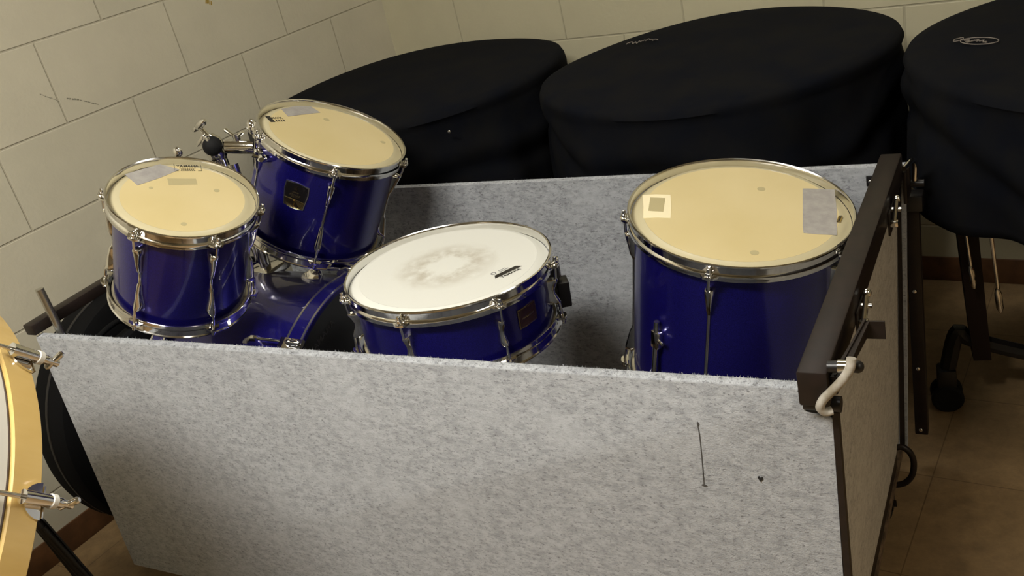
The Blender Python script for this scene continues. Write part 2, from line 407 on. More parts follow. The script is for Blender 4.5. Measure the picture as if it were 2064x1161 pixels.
# bracket on the inside of the back panel
bm = NB(); add_box(bm, (1.506, .7355, .583), (1.533, .7395, .604), bev=.001); bk = bpart('bracket', bm, M_blackmetal)
bm = NB(); add_sphere(bm, (1.513, .7352, .5925), .0036, (1, .5, 1)); bpart('screw', bm, M_chrome, bk)
# handle and casters
bm = NB(); add_tube(bm, [(1.548, .63, .062), (1.560, .63, .0635), (1.573, .63, .052), (1.579, .63, .029), (1.575, .63, -.003), (1.562, .63, -.024), (1.548, .63, -.032), (1.535, .63, -.034)], .0062); bpart('handle', bm, M_steel)
bm = NB(); add_prism(bm, [(1.525, .06, .052), (1.546, .06, .052), (1.540, .06, -.035), (1.525, .06, -.035)], (0, .60, 0)); bpart('bottom_frame', bm, M_steel, smooth=False)
for (cx, cy) in ((1.542, .60), (1.50, .09), (.03, .62), (.03, .09)):
    bm = NB(); add_prism(bm, [(cx - .024, cy - .022, -.031), (cx + .008, cy - .022, -.031), (cx + .006, cy - .004, -.062), (cx - .004, cy - .004, -.062)], (0, 0, 0.001))
    add_cyl(bm, (cx - .012, cy, -.050), (cx - .012, cy, -.031), .008); add_box(bm, (cx - .028, cy - .014, -.066), (cx - .0245, cy + .014, -.034)); add_box(bm, (cx - .0035, cy - .014, -.066), (cx + .0, cy + .014, -.034)); add_box(bm, (cx - .028, cy - .014, -.045), (cx + 0, cy + .014, -.040))
    cs = bpart('caster', bm, M_steel)
    bm = NB(); add_lathe(bm, [(.006, -.01), (.022, -.0095), (.0265, -.007), (.0265, .007), (.022, .0095), (.006, .01)], 28, Matrix.Translation((cx - .014, cy, FZ + .0267)) @ Matrix.Rotation(PI / 2, 4, 'Y'), caps=True); bpart('wheel', bm, M_rubber, cs)

# ------------------------------------------------------------------ drums
def add_text(name, s, size, M, mat_, parent, ex=.0003, sx=1):
    cu = bpy.data.curves.new(name, 'FONT'); cu.body = s; cu.size = size; cu.extrude = ex; cu.align_x = 'CENTER'; cu.align_y = 'CENTER'; cu.offset = size * .018
    ob = bpy.data.objects.new(name + '_tmp', cu); C.objects.link(ob)
    bpy.context.view_layer.update()
    me = bpy.data.meshes.new_from_object(ob.evaluated_get(bpy.context.evaluated_depsgraph_get()))
    bpy.data.objects.remove(ob); bpy.data.curves.remove(cu)
    o = bpy.data.objects.new(name, me); C.objects.link(o); me.materials.clear(); me.materials.append(mat_)
    for v in me.vertices: v.co.x *= sx
    o.parent = parent; o.matrix_local = M; return o

def hoop_bm(R, ears, h=.0, flip=False, eh=.03):
    """triple flanged steel hoop; top edge at z=0 (or mirrored at the bottom)"""
    s = -1 if flip else 1
    P = [(R - .0055, -.014), (R - .0052, -.004), (R - .0042, -.0008), (R - .0018, .0003), (R + .0002, -.0008), (R + .0004, -.0030), (R - .0016, -.0048),
         (R - .0022, -.010), (R - .0026, -.0155), (R - .0005, -.0185), (R + .0004, -.0215), (R - .0002, -.0235), (R - .0004, -.0285), (R - .0022, -.0288), (R - .0030, -.0200), (R - .0050, -.0170)]
    bm = NB(); add_lathe(bm, [(r, h + s * z) for r, z in P], 128, loop=True)
    for a in ears:
        a = math.radians(a); M = Matrix.Rotation(a, 4, 'Z')
        z0, z1 = sorted((h + s * -.0185, h + s * -.0225))
        pts = [(R - .003, -.016, z0), (R + .004, -.013, z0), (R + .0105, -.0085, z0), (R + .0125, 0, z0), (R + .0105, .0085, z0), (R + .004, .013, z0), (R - .003, .016, z0)]
        add_prism(bm, pts, (0, 0, z1 - z0), M)
        # drawn-up tab over the ear
        add_prism(bm, [(R - .0015, -.013, h), (R + .0012, -.011, h + s * -.007), (R + .0022, -.011, h + s * -.02), (R - .002, -.014, h + s * -.02)], (0, .024, 0), M) if False else None
    return bm

def lug_bm(rs, zs):
    """loft of rounded cross sections standing off a shell of radius rs; zs = (z, width, depth)"""
    bm = NB(); rings = []
    for z, w, d in zs:
        w2 = w / 2
        pr = [(0, -w2), (d * .55, -w2 * .92), (d * .88, -w2 * .6), (d, -w2 * .2), (d, w2 * .2), (d * .88, w2 * .6), (d * .55, w2 * .92), (0, w2)]
        rings.append([V((rs - .0015 + a, b_, z)) for a, b_ in pr])
    add_rings(bm, rings)
    return bm

def lug_profile(h, style):
    t = -.047
    case = [(t, .009, .017), (t - .001, .013, .019), (t - .006, .017, .019), (t - .013, .019, .016), (t - .022, .014, .015), (t - .038, .010, .013), (t - .052, .008, .010), (t - .058, .009, .008)]
    if style == 'snare':
        case = [(t, .012, .019), (t - .003, .015, .020), (t - .009, .016, .017), (t - .020, .011, .012)]
    if style == 'long':
        case = [(t, .010, .017), (t - .002, .016, .019), (t - .010, .018, .018), (t - .030, .013, .013), (t - .044, .011, .010), (t - .052, .009, .006)]
    mid = -h / 2
    low = [(-h - z, w, d) for z, w, d in case][::-1]
    if style in ('snare',):
        return case + low
    neck = [(case[-1][0] - .004, .006, .005), (mid, .0065, .0045), (low[0][0] + .004, .006, .005)]
    return case + neck + low

def make_drum(name, label, ctr, axis, R, h, lugs, style='tom', head=M_head, group=None, phase=0):
    D = thing(name, label, 'drum', frame(ctr, axis), group)
    rs = R - .0125
    bm = NB(); add_lathe(bm, [(rs - .006, -.016), (rs, -.0175), (rs, -h + .0175), (rs - .006, -h + .016)], 128, loop=True)
    sh = link('shell', bm, M_blue, D)
    bm = NB(); add_lathe(bm, [(.0001, -.0062), (R * .5, -.0062), (rs - .014, -.0062)], 96)
    hd = link('batter_head', bm, head, D)
    bm = NB(); add_lathe(bm, [(rs - .014, -.0063), (rs - .005, -.0080), (rs + .002, -.0145), (rs + .0066, -.0165), (rs + .0066, -.020), (rs + .0005, -.020)], 128)
    link('head_collar', bm, M_headw if head is not M_white else M_white, hd)
    bm = NB(); add_lathe(bm, [(.0001, -h + .0105), (rs - .01, -h + .0105), (rs + .004, -h + .0165)], 96)
    link('resonant_head', bm, M_headw, D)
    h1 = link('top_hoop', hoop_bm(R, lugs), M_chrome, D); h2 = link('bottom_hoop', hoop_bm(R, lugs, -h, True), M_chrome, D)
    for i, a in enumerate(lugs):
        rot = Matrix.Rotation(math.radians(a), 4, 'Z')
        bm = lug_bm(rs, lug_profile(h, style)); 
        for v in bm.verts: v.co = rot @ v.co
        link('lug', bm, M_chrome, D, angle=50)
        for up in (True, False):
            bm = NB(); rr = R + .0058
            z = lambda q: q if up else -h - q
            add_cyl(bm, rot @ V((rr, 0, z(-.012))), rot @ V((rr - .0035, 0, z(-.052))), .0026, n=10)
            add_rod(bm, rot @ V((rr, 0, z(-.019))), rot @ V((rr + .0004, 0, z(-.0045))), [(0, .0068), (.12, .0072), (.2, .0066), (.21, .0052), (.5, .0050), (.52, .0034), (.95, .0032), (1, .002)], 12)
            link('tension_rod', bm, M_chrome, D)
    return D, rs

def patch(D, pts, mat_, name, z=-.0062, t=.0006):
    bm = NB(); add_prism(bm, [(a, b_, z) for a, b_ in pts], (0, 0, t)); return link(name, bm, mat_, D, smooth=False)
def disc(D, c, r, mat_, name='screw_spot', z=-.0062):  # grey dot for inner hardware seen through the film
    return patch(D, [(c[0] + r * math.cos(k * PI / 10), c[1] + r * math.sin(k * PI / 10)) for k in range(20)], mat_, name, z, .0003)
def Rz(a): return Matrix.Rotation(math.radians(a), 4, 'Z')

# floor tom
FT, rsF = make_drum('floor_tom', 'blue floor tom with tape square on cream head, at the right end of the box',
    (1.352, .438, .676), (.2015, -.0655, 1), .187, .350, [199, 271, 344, 56, 128], 'long')
patch(FT, [(.082, .110), (.090, .113), (.133, .123), (.150, .050), (.164, -.028), (.135, -.035), (.114, -.038), (.109, -.02)], M_tape, 'tape_patch')
patch(FT, [(-.171, 0), (-.150, .010), (-.125, .016), (-.112, -.02), (-.100, -.061), (-.12, -.066), (-.143, -.076), (-.155, -.04)], M_residue, 'tape_residue')
patch(FT, [(-.155, -.004), (-.13, .002), (-.118, -.045), (-.143, -.05)], M_spot, 'residue_centre', z=-.0057, t=.0004)
for c in ((.016, .087), (.056, -.122)): disc(FT, c, .007, M_spot)
bm = NB(); add_box(bm, (.1555, .014, -.0062), (.1625, .034, -.0052)); link('paper_label', bm, M_gold, FT, smooth=False)
add_text('head_print', 'YAMAHA', .006, Matrix.Translation((.159, .024, -.0051)) @ Rz(-90 + 180), M_ink, FT, .0001)
# legs with brackets
for a, low in ((241, .34), (0, .35), (120, .32)):
    rt = Rz(a); bm = NB()
    add_box(bm, (rsF - .001, -.009, -.205), (rsF + .014, .009, -.170), rt, .003)
    add_cyl(bm, rt @ V((rsF + .010, .004, -.185)), rt @ V((rsF + .012, .020, -.185)), .0035)
    br_ = link('leg_bracket', bm, M_chrome, FT)
    # leg ends on the box floor (world z = -.012)
    Mw = frame((1.352, .438, .676), (.2015, -.0655, 1)); p0 = rt @ V((rsF + .008, 0, -.15)); w0 = Mw @ p0
    dz = (rt @ V((.03, 0, -1))).normalized(); wd = (Mw.to_3x3() @ dz); tt = (w0.z + .0) / -wd.z
    p1 = p0 + dz * tt
    bm = NB(); add_cyl(bm, p0, p1, .0048); lg = link('leg', bm, M_chrome, FT)
    bm = NB(); add_cyl(bm, p1 - dz * .02, p1 + dz * .010, .009, .012); link('rubber_foot', bm, M_rubber, lg)

# left rack tom
axA = (.465, .022, .885); cA = (.388, .163, .850)
TA, rsA = make_drum('rack_tom', 'small blue tom nearest the left wall, grey tape and printed name on cream head', cA, axA, .138, .239, [216, 276, 336, 36, 96, 156], 'tom', group=None)
patch(TA, [(-.125, -.018), (-.108, .056), (-.070, .068), (-.074, .02), (-.083, -.029)], M_tape, 'tape_patch')
for c, r_ in (((.059, -.065), .0055), ((-.061, -.018), .004), ((.026, .062), .0055)): disc(TA, c, r_, M_spot)
patch(TA, [(-.064, .028), (-.028, .066), (-.012, .052), (-.046, .012)], M_spot, 'badge_shadow', t=.0003)
Mt = Matrix.Translation((-.066, .086, -.0058)) @ Rz(48)
add_text('head_print', 'YAMAHA', .0085, Mt @ Matrix.Translation((0, .004, 0)), M_ink, TA, .0001, 1.2)
bm = NB()
for (x0, x1, y) in ((-.016, .016, -.0045), (-.013, .012, -.009), (-.014, .014, -.0135)):
    for k in range(7):
        a = x0 + (x1 - x0) * k / 7; add_box(bm, (a, y, 0), (a + (x1 - x0) / 7 * .7, y + .0022, .0002), Mt)
for sx in (-1, 1):
    add_box(bm, (sx * .025 - .0004, -.014, 0), (sx * .025 + .0004, .012, .0002), Mt); add_box(bm, (min(sx * .025, sx * .018), -.0145, 0), (max(sx * .025, sx * .018), -.0137, .0002), Mt)
link('print_frame', bm, M_ink, TA, smooth=False)

# right rack tom
axB = (.486, .139, .863); cB = (.449, .552, .828)
TB, rsB = make_drum('rack_tom', 'tilted blue tom with black and gold badge, clamped to chrome holder at its left', cB, axB, .162, .254, [235, 307, 19, 91, 163], 'long')
patch(TB, [(-.137, .0), (-.131, .045), (-.113, .078), (-.082, .072), (-.094, .03), (-.106, -.017)], M_tape, 'tape_patch')
for c, r_ in (((-.053, .054), .007), ((.083, .078), .006)): disc(TB, c, r_, M_spot)
Mt = Matrix.Translation((-.113, -.053, -.0058)) @ Rz(64)
add_text('head_print', 'YAMAHA', .0105, Mt @ Matrix.Translation((0, .003, 0)), M_ink, TB, .0001, .85)
bm = NB(); add_box(bm, (-.019, -.016, 0), (-.008, .012, .0002), Mt)
for k in range(4): add_box(bm, (-.004 + .006 * k, -.014, 0), (-.001 + .006 * k, -.005, .0002), Mt)
link('print_block', bm, M_ink, TB, smooth=False)
# badge
def badge(D, rs, az, z, pts, m, name, off=.0006, t=.0010, parent=None):
    bm = NB(); a = math.radians(az)
    fr = []; bk = []
    # densify outline horizontally so it follows the curved shell
    P = []
    for i in range(len(pts)):
        p, q = pts[i], pts[(i + 1) % len(pts)]
        for k in range(4): P.append((p[0] + (q[0] - p[0]) * k / 4, p[1] + (q[1] - p[1]) * k / 4))
    for s_, zz_ in P:
        th = a + s_ / rs
        fr.append(V(((rs + off + t) * math.cos(th), (rs + off + t) * math.sin(th), z + zz_))); bk.append(V(((rs + off) * math.cos(th), (rs + off) * math.sin(th), z + zz_)))
    add_rings(bm, [fr, bk]); o = link(name, bm, m, D, smooth=False); return o
sh_ = [(-.026, .028), (.0, .031), (.026, .028), (.0275, .010), (.0225, -.027), (0, -.030), (-.0225, -.027), (-.0275, .010)]
bg = badge(TB, rsB, 281, -.098, sh_, M_zinc, 'badge')
badge(TB, rsB, 281, -.098, [(x * .92, y * .92) for x, y in sh_], M_badge, 'badge_face', .0014, .0006)
badge(TB, rsB, 281, -.098, [(-.0222, -.009), (.0222, -.009), (.0205, -.0245), (0, -.027), (-.0205, -.0245)], M_gold, 'badge_stripe', .0018, .0006)
a = math.radians(281); Rm = basis(((rsB + .0024) * math.cos(a), (rsB + .0024) * math.sin(a), -.098), (-math.sin(a), math.cos(a), 0), (0, 0, 1), (math.cos(a), math.sin(a), 0))
bm = NB()
for k in range(3):
    an = math.radians(90 + k * 60); d = V((math.cos(an), math.sin(an), 0)); s_ = V((-d.y, d.x, 0)) * .0004
    add_prism(bm, [V((0, .016, 0)) - d * .005 - s_, V((0, .016, 0)) + d * .005 - s_, V((0, .016, 0)) + d * .005 + s_, V((0, .016, 0)) - d * .005 + s_], (0, 0, .0006), Rm)
for x0, x1, y in ((-.007, .007, .006), (-.012, .012, .0), (-.008, .008, -.005)):
    n = 6
    for k in range(n):
        q = x0 + (x1 - x0) * k / n; add_box(bm, (q, y, 0), (q + (x1 - x0) / n * .6, y + .002, .0006), Rm)
add_box(bm, (-.001, -.026, .0003), (.001, -.01, .0009), Rm)
link('badge_emblem', bm, M_gold, TB, smooth=False)

# snare
SN, rsS = make_drum('snare_drum', 'shallow blue snare drum with a worn white coated head, in the middle of the box', (.873, .251, .665), (.054, .024, 1), .187, .142, [222.5, 275, 326, 17, 69, 120, 171], 'snare', M_white)
Mt = Matrix.Translation((.127, -.010, -.0058)) @ Rz(64)
bm = NB(); add_prism(bm, [(-.029, -.001, 0), (-.023, .009, 0), (.023, .009, 0), (.029, -.001, 0)], (0, 0, .0003), Mt @ Matrix.Translation((0, -.001, 0)) )
link('head_print', bm, M_ink, SN, smooth=False)
add_text('head_print', 'YAMAHA', .0100, Mt @ Matrix.Translation((0, -.0075, 0)), M_ink, SN, .0001, 1.0)
bm = NB()
for y, x0, x1 in ((.012, -.010, .012), (.017, -.007, .008)):
    for k in range(6):
        q = x0 + (x1 - x0) * k / 6; add_box(bm, (q, y, 0), (q + (x1 - x0) / 6 * .6, y + .0022, .0002), Mt)
for k in range(16):
    an = k * PI / 8; add_box(bm, (-.019 + .0042 * math.cos(an) - .0007, .017 + .0042 * math.sin(an) - .0007, 0), (-.019 + .0042 * math.cos(an) + .0007, .017 + .0042 * math.sin(an) + .0007, .0002), Mt)
link('small_print', bm, M_greyink, SN, smooth=False)
badge(SN, rsS, 346, -.068, [(-.022, .018), (.022, .018), (.023, .016), (.023, -.016), (.022, -.018), (-.022, -.018), (-.023, -.016), (-.023, .016)], M_gold, 'badge')
badge(SN, rsS, 346, -.068, [(-.0205, .0155), (.0205, .0155), (.0205, -.0155), (-.0205, -.0155)], M_badge2, 'badge_face', .0014, .0006)
badge(SN, rsS, 346, -.068, [(-.015, .001), (.015, .001), (.015, -.002), (-.015, -.002)], M_gold, 'badge_stripe', .0019, .0003)
# strainer
rt = Rz(33); bm = NB(); add_box(bm, (rsS - .001, -.014, -.115), (rsS + .018, .014, -.04), rt, .003); add_box(bm, (rsS + .012, -.018, -.125), (rsS + .034, .018, -.075), rt, .003); st = link('snare_strainer', bm, M_blackmetal, SN, label='black snare throw-off')
bm = NB(); add_box(bm, (rsS + .018, -.006, -.07), (rsS + .023, .006, -.03), rt, .002); add_cyl(bm, rt @ V((rsS + .008, 0, -.12)), rt @ V((rsS + .008, 0, -.14)), .003); link('throw_lever', bm, M_chrome, st)
bm = NB(); M20 = Rz(8)
add_box(bm, (-.022, -.16, -.145), (.022, .16, -.1425), Rz(33 - 0) @ Matrix.Rotation(PI / 2, 4, 'Z')); link('snare_wires', bm, M_zinc, SN, smooth=False)
# basket stand under the snare
t = thing('snare_stand', 'dark tripod basket stand under the white headed snare', 'stand', Matrix.Translation((.86, .25, -.012)))
bm = NB(); add_cyl(bm, (0, 0, .05), (0, 0, .49), .009); link('post', bm, M_blackmetal, t)
for k in range(3):
    a = k * 2 * PI / 3 + .4; c, s = math.cos(a), math.sin(a)
    bm = NB(); add_tube(bm, [(0, 0, .485), (.08 * c, .08 * s, .502), (.150 * c, .150 * s, .505), (.170 * c, .170 * s, .510)], .0055); link('basket_arm', bm, M_blackmetal, t)
    bm = NB(); add_cyl(bm, (0, 0, .16), (.18 * c, .18 * s, .010), .006); lg = link('leg', bm, M_blackmetal, t)
    bm = NB(); add_sphere(bm, (.18 * c, .18 * s, .009), .009); link('rubber_foot', bm, M_rubber, lg)

# ------------------------------------------------------------------ blue bass drum (axis nearly along the box)
RBD = .307; cBD = V((.452, .336, .256)); aBD = V((1, .045, -.09))
BD = thing('bass_drum', 'big blue bass drum lying on its side under the two toms, black head facing right', 'drum', frame(cBD, aBD))
# local z = axis; z=0 is the shell side edge of the near hoop, +.04 its front
rb = RBD - .013; dep = .30
bm = NB(); add_lathe(bm, [(rb - .006, .003), (rb, .003), (rb, -dep), (rb - .006, -dep)], 160, loop=True); link('shell', bm, M_blue, BD)
def wood_hoop(z0, z1):
    bm = NB(); add_lathe(bm, [(RBD - .010, z0), (RBD - .001, z0), (RBD, z0 + .001), (RBD, z1 - .001), (RBD - .001, z1), (RBD - .010, z1)], 160, loop=True); return link('hoop', bm, M_blue, BD)
for z0, z1 in ((.0, .042), (-dep - .040, -dep + .002)):
    hp = wood_hoop(z0, z1)
    for za in (z0 + .0015, z1 - .0065):
        bm = NB(); add_lathe(bm, [(RBD - .0005, za), (RBD + .0007, za), (RBD + .0007, za + .0050), (RBD - .0005, za + .0050)], 160, loop=True); link('silver_inlay', bm, M_zinc, hp)
bm = NB(); add_lathe(bm, [(.0001, .012), (RBD * .5, .012), (rb - .016, .012), (rb - .010, .008)], 128); bh = link('batter_head', bm, M_blackhead, BD)
bm = NB(); add_lathe(bm, [(.0001, -dep - .006), (rb - .01, -dep - .006), (rb, -dep)], 96); link('resonant_head', bm, M_blackhead, BD)
upl = (frame(cBD, aBD).inverted().to_3x3() @ V((0, 0, 1))); thu = math.atan2(upl.y, upl.x)
ang = thu + math.radians(0)
# printed name near the upper rim, seen at the left of the snare
ta = ang + math.radians(14)
Mt = basis((.225 * math.cos(ta), .225 * math.sin(ta), .0124), (-math.sin(ta), math.cos(ta), 0), (math.cos(ta), math.sin(ta), 0) , (0, 0, 1))
Mt = basis((.225 * math.cos(ta), .225 * math.sin(ta), .0124), V((math.cos(ta), math.sin(ta), 0)).cross(V((0, 0, 1))), (math.cos(ta), math.sin(ta), 0), (0, 0, 1))
add_text('head_print', 'YAMAHA', .020, Mt, M_groove2, BD, .0002, 1.2)
# claws and lugs
def clawset(D, a, R, rs, z_out, z_lug, both=True):
    rt = Matrix.Rotation(a, 4, 'Z'); s = 1
    bm = NB(); add_prism(bm, [(R - .004, -.013, z_out + .004), (R + .005, -.013, z_out + .004), (R + .007, -.011, z_out - .012), (R + .016, -.008, z_out - .030), (R + .016, -.008, z_out - .040), (R + .006, -.010, z_out - .046), (R + .0012, -.010, z_out - .046), (R + .0012, -.012, z_out + .0005), (R - .004, -.013, z_out + .0005)], (0, .024, 0), rt)
    c = link('claw_hook', bm, M_chrome, D, angle=25)
    bm = NB(); add_cyl(bm, rt @ V((R + .013, 0, z_out - .012)), rt @ V((R + .011, 0, z_lug)), .0032); add_rod(bm, rt @ V((R + .013, 0, z_out - .022)), rt @ V((R + .013, 0, z_out + .006)), [(0, .0075), (.2, .0085), (.3, .006), (.8, .006), (1, .003)]); link('tension_rod', bm, M_chrome, D)
    bm = NB(); zs = [(z_lug + .006, .008, .030), (z_lug + .004, .016, .032), (z_lug - .010, .018, .030), (z_lug - .026, .020, .018), (z_lug - .040, .014, .010), (z_lug - .046, .008, .005)]
    rings = []
    for z, w, d in zs:
        w2 = w / 2; rings.append([rt @ V((rs - .001 + x_, y_, z)) for x_, y_ in ((0, -w2), (d * .8, -w2 * .9), (d, -w2 * .4), (d, w2 * .4), (d * .8, w2 * .9), (0, w2))])
    add_rings(bm, rings); link('lug', bm, M_chrome, D, angle=40)
BD_ANG = math.radians(-29)
for k in range(8): clawset(BD, thu - BD_ANG * 0 + math.radians(31) + k * PI / 4, RBD, rb, .042, -.062)
for sx in (-1, 1):
    rt = Matrix.Rotation(thu + PI + sx * math.radians(38), 4, 'Z')
    bm = NB(); add_cyl(bm, rt @ V((rb - .002, 0, -dep + .10)), rt @ V((rb + .03, 0, -dep + .10)), .012); link('spur', bm, M_chrome, BD)

# ------------------------------------------------------------------ double tom holder
def wing(bm, c, u, v, ln=.022, r=.0035):
    """two-eared wing nut centred at c, ears along +-u, lifted along v"""
    c, u, v = V(c), V(u).normalized(), V(v).normalized()
    add_cyl(bm, c - v * .008, c + v * .006, .0075)
    for s in (-1, 1):
        add_rod(bm, c + u * s * .004, c + u * s * ln + v * .014, [(0, .0045), (.5, .0040), (1, .0048)], 10)
TH = thing('tom_holder', 'chrome double tom mount with T handles rising behind the left tom', 'tom mount', Matrix.Translation((.21, .50, .50)))
TI = TH.matrix_world.inverted()
def tp(name, bm, m, par=None, **k):
    o = link(name, bm, m, par or TH, **k); 
    if par is None: o.matrix_parent_inverse = TI
    else: o.matrix_parent_inverse = par.matrix_world.inverted()
    return o
bm = NB(); add_box(bm, (.19, .40, .537), (.27, .48, .560), bev=.006); tp('base_plate', bm, M_chrome)
for (x0, y0) in ((.17, .47), (.215, .435)):
    bm = NB(); add_cyl(bm, (x0 + .02, y0, .545), (x0 + (-.02 if x0 < .2 else .0), y0 + .03, .80), .0125); tp('post', bm, M_chrome)
# near ball clamp (for the badged tom)
ball = V((.136, .50, .838))
bm = NB(); add_cyl(bm, ball + V((.015, 0, -.09)), ball + V((.006, 0, -.02)), .014, .018); add_rod(bm, ball + V((.010, 0, -.035)), ball + V((-.004, 0, .022)), [(0, .018), (.15, .023), (.35, .022), (.5, .026), (.75, .024), (1, .014)], 20)
bc = tp('ball_clamp', bm, M_chrome)
bm = NB(); add_sphere(bm, ball + V((.014, -.012, .0)), .0225); tp('ball', bm, M_rubber, bc)
for k in range(3):
    bm = NB(); add_box(bm, (-.004, -.004, -.02), (.004, .004, .02), Matrix.Translation(ball + V((.018 - .016 * k, -.022 + .004 * k, .004 + .006 * k))) @ Matrix.Rotation(.5 * k, 4, 'Y'), .002); tp('clamp_bolt', bm, M_chrome, bc)
bm = NB(); top = ball + V((-.012, -.005, .047)); add_cyl(bm, ball + V((-.004, 0, .018)), top, .0085, .0055); tp('handle_stem', bm, M_chrome, bc)
bm = NB(); u_ = V((.90, -.10, .42)).normalized(); add_rod(bm, top - u_ * .030 - V((.003, 0, 0)), top + u_ * .030, [(0, .0015), (.08, .0048), (.3, .0060), (.34, .0048), (.4, .0075), (.6, .0090), (.85, .0085), (1, .0035)], 16); tp('t_handle', bm, M_chrome, bc)
# arm to the tom bracket
bm = NB(); add_cyl(bm, ball + V((.015, -.004, -.002)), ball + V((.06, .008, -.010)), .0055); tp('arm', bm, M_chrome)
bm = NB(); p0, p1 = ball + V((.038, .004, -.008)), ball + V((.108, .022, -.020)); add_rod(bm, p0, p1, [(0, .014), (.04, .0165), (.94, .0165), (1, .0155)], 24); sl = tp('clamp_sleeve', bm, M_chrome)
bm = NB(); wing(bm, p0.lerp(p1, .45) + V((0, 0, .024)), (.9, .2, -.25), (0, 0, 1)); add_cyl(bm, p0.lerp(p1, .45), p0.lerp(p1, .45) + V((0, 0, .026)), .008); tp('wing_nut', bm, M_chrome, sl)
bm = NB()
q = ball + V((.118, .024, .004))
add_rings(bm, [[q + V(v) for v in ((-.006, -.01, .030), (.010, -.01, .030), (.010, .012, .030), (-.006, .012, .030))],
               [q + V(v) for v in ((-.010, -.012, .010), (.016, -.012, .010), (.016, .014, .010), (-.010, .014, .010))],
               [q + V(v) for v in ((-.016, -.008, -.03), (-.002, -.008, -.03), (-.002, .008, -.03), (-.016, .008, -.03))],
               [q + V(v) for v in ((-.036, -.006, -.075), (-.024, -.006, -.075), (-.024, .006, -.075), (-.036, .006, -.075))]])
tp('lever_clamp', bm, M_blackmetal)
bm = NB(); add_sphere(bm, q + V((.002, -.004, .022)), .013, (1, 1, 1.5)); add_cyl(bm, q, q + V((.035, .012, -.004)), .012); tp('clamp_cap', bm, M_chrome)
# second arm: wing bolt seen over the hoop of the left tom
b2 = V((.112, .42, .842))
bm = NB(); add_rod(bm, b2 + V((.01, .0, -.06)), b2, [(0, .017), (.3, .020), (.6, .014), (1, .006)], 18); b2o = tp('ball_clamp', bm, M_chrome)
bm = NB(); add_sphere(bm, b2 + V((0, 0, .010)), .0115, (1.1, .8, 1.1)); tp('wing_bolt', bm, M_chrome, b2o)
bm = NB(); add_tube(bm, [b2 + V((.01, 0, -.05)), b2 + V((.06, -.04, -.06)), (.27, .31, .76)], .0055); tp('arm', bm, M_chrome)
# tom-side brackets (parts of the toms)
def tombr(D, rs, az, z, side=.0):
    rt = Rz(az); bm = NB(); add_box(bm, (rs - .001, -.022, z - .03), (rs + .010, .022, z + .03), rt, .004); add_box(bm, (rs + .008, -.012, z - .016), (rs + .03, .012, z + .016), rt, .004); add_cyl(bm, rt @ V((rs + .02, -.03, z + .006)), rt @ V((rs + .02, .03, z + .006)), .004)
    return link('mount_bracket', bm, M_chrome, D)
tombr(TB, rsB, 188, -.06)
tombr(TA, rsA, 126, -.10)
bm = NB(); rt = Rz(250); wing(bm, rt @ V((rsB + .020, 0, -.048)), rt @ V((0, 1, .2)), rt @ V((1, 0, .3)), .016); add_cyl(bm, rt @ V((rsB - .001, 0, -.05)), rt @ V((rsB + .014, 0, -.048)), .008); link('wing_bolt', bm, M_chrome, TB)

# ------------------------------------------------------------------ black things in and beside the box
def soft_box(lo, hi, sub=3, amp=.01, seed=1):
    bm = NB(); add_box(bm, lo, hi)
    bmesh.ops.subdivide_edges(bm, edges=bm.edges, cuts=7, use_grid_fill=True)
    c = (V(lo) + V(hi)) / 2; hs = (V(hi) - V(lo)) / 2
    for v in bm.verts:
        d = v.co - c; q = V([d[i] / hs[i] for i in range(3)])
        k = (abs(q.x) ** 6 + abs(q.y) ** 6 + abs(q.z) ** 6) ** (1 / 6)
        v.co = c + V([q[i] / k * hs[i] for i in range(3)])
        v.co += V((math.sin(v.co.y * 31 + seed), math.sin(v.co.z * 27 + seed * 2), math.sin(v.co.x * 35 + v.co.y * 19 + seed))) * amp * (0 if v.co.z < lo[2] + .02 else 1)
    return bm
GB = thing('shade_fill_bag', 'black bag shape added to fill the shaded left end of the grey box', 'bag', Matrix.Translation((.06, .3, -.012)))  # bag shape added to fill the shaded box interior with black
bm = soft_box((.020, .062, -.012), (.078, .60, .545), amp=.004); o = link('fill_body', bm, M_fabric2, GB); o.matrix_parent_inverse = GB.matrix_world.inverted()
bm = NB(); add_tube(bm, [(.055, .07, .536), (.055, .085, .562), (.055, .15, .570), (.055, .17, .545)], .006); o = link('carry_handle', bm, M_fabric2, GB); o.matrix_parent_inverse = GB.matrix_world.inverted()
bm = NB(); add_prism(bm, [(.000, .0, 0), (.012, .003, 0), (.022, .001, 0), (.031, .008, 0), (.028, .013, 0), (.018, .009, 0), (.013, -.006, 0), (.006, .005, 0)], (0, 0, .0008), Matrix.Translation((.040, .080, .5465)) @ Rz(25) @ Matrix.Rotation(.9, 4, 'X')); o = link('torn_label', bm, M_label, GB, smooth=False, label='torn white sticker'); o.matrix_parent_inverse = GB.matrix_world.inverted()
ST = thing('folded_stand', 'folded hardware stand with bare chrome tube poking up at the left end of the box', 'stand', Matrix.Translation((.05, .03, -.012)))
SI = ST.matrix_world.inverted()
bm = NB(); add_cyl(bm, (.046, .036, .04), (.034, .032, .712), .0085); o = link('tube', bm, M_zinc, ST); o.matrix_parent_inverse = SI
bm = NB(); add_cyl(bm, (.0415, .034, .50), (.0395, .034, .60), .013); add_box(bm, (.03, .022, .54), (.052, .046, .575), bev=.003); o = link('height_collar', bm, M_blackmetal, ST); o.matrix_parent_inverse = SI
for dx, dy in ((-.014, .0), (.014, .0), (0, .016)):
    bm = NB(); add_cyl(bm, (.046 + dx, .040 + dy, -.004), (.0415 + dx * .6, .036 + dy * .8, .38), .006); o = link('leg', bm, M_blackmetal, ST); o.matrix_parent_inverse = SI

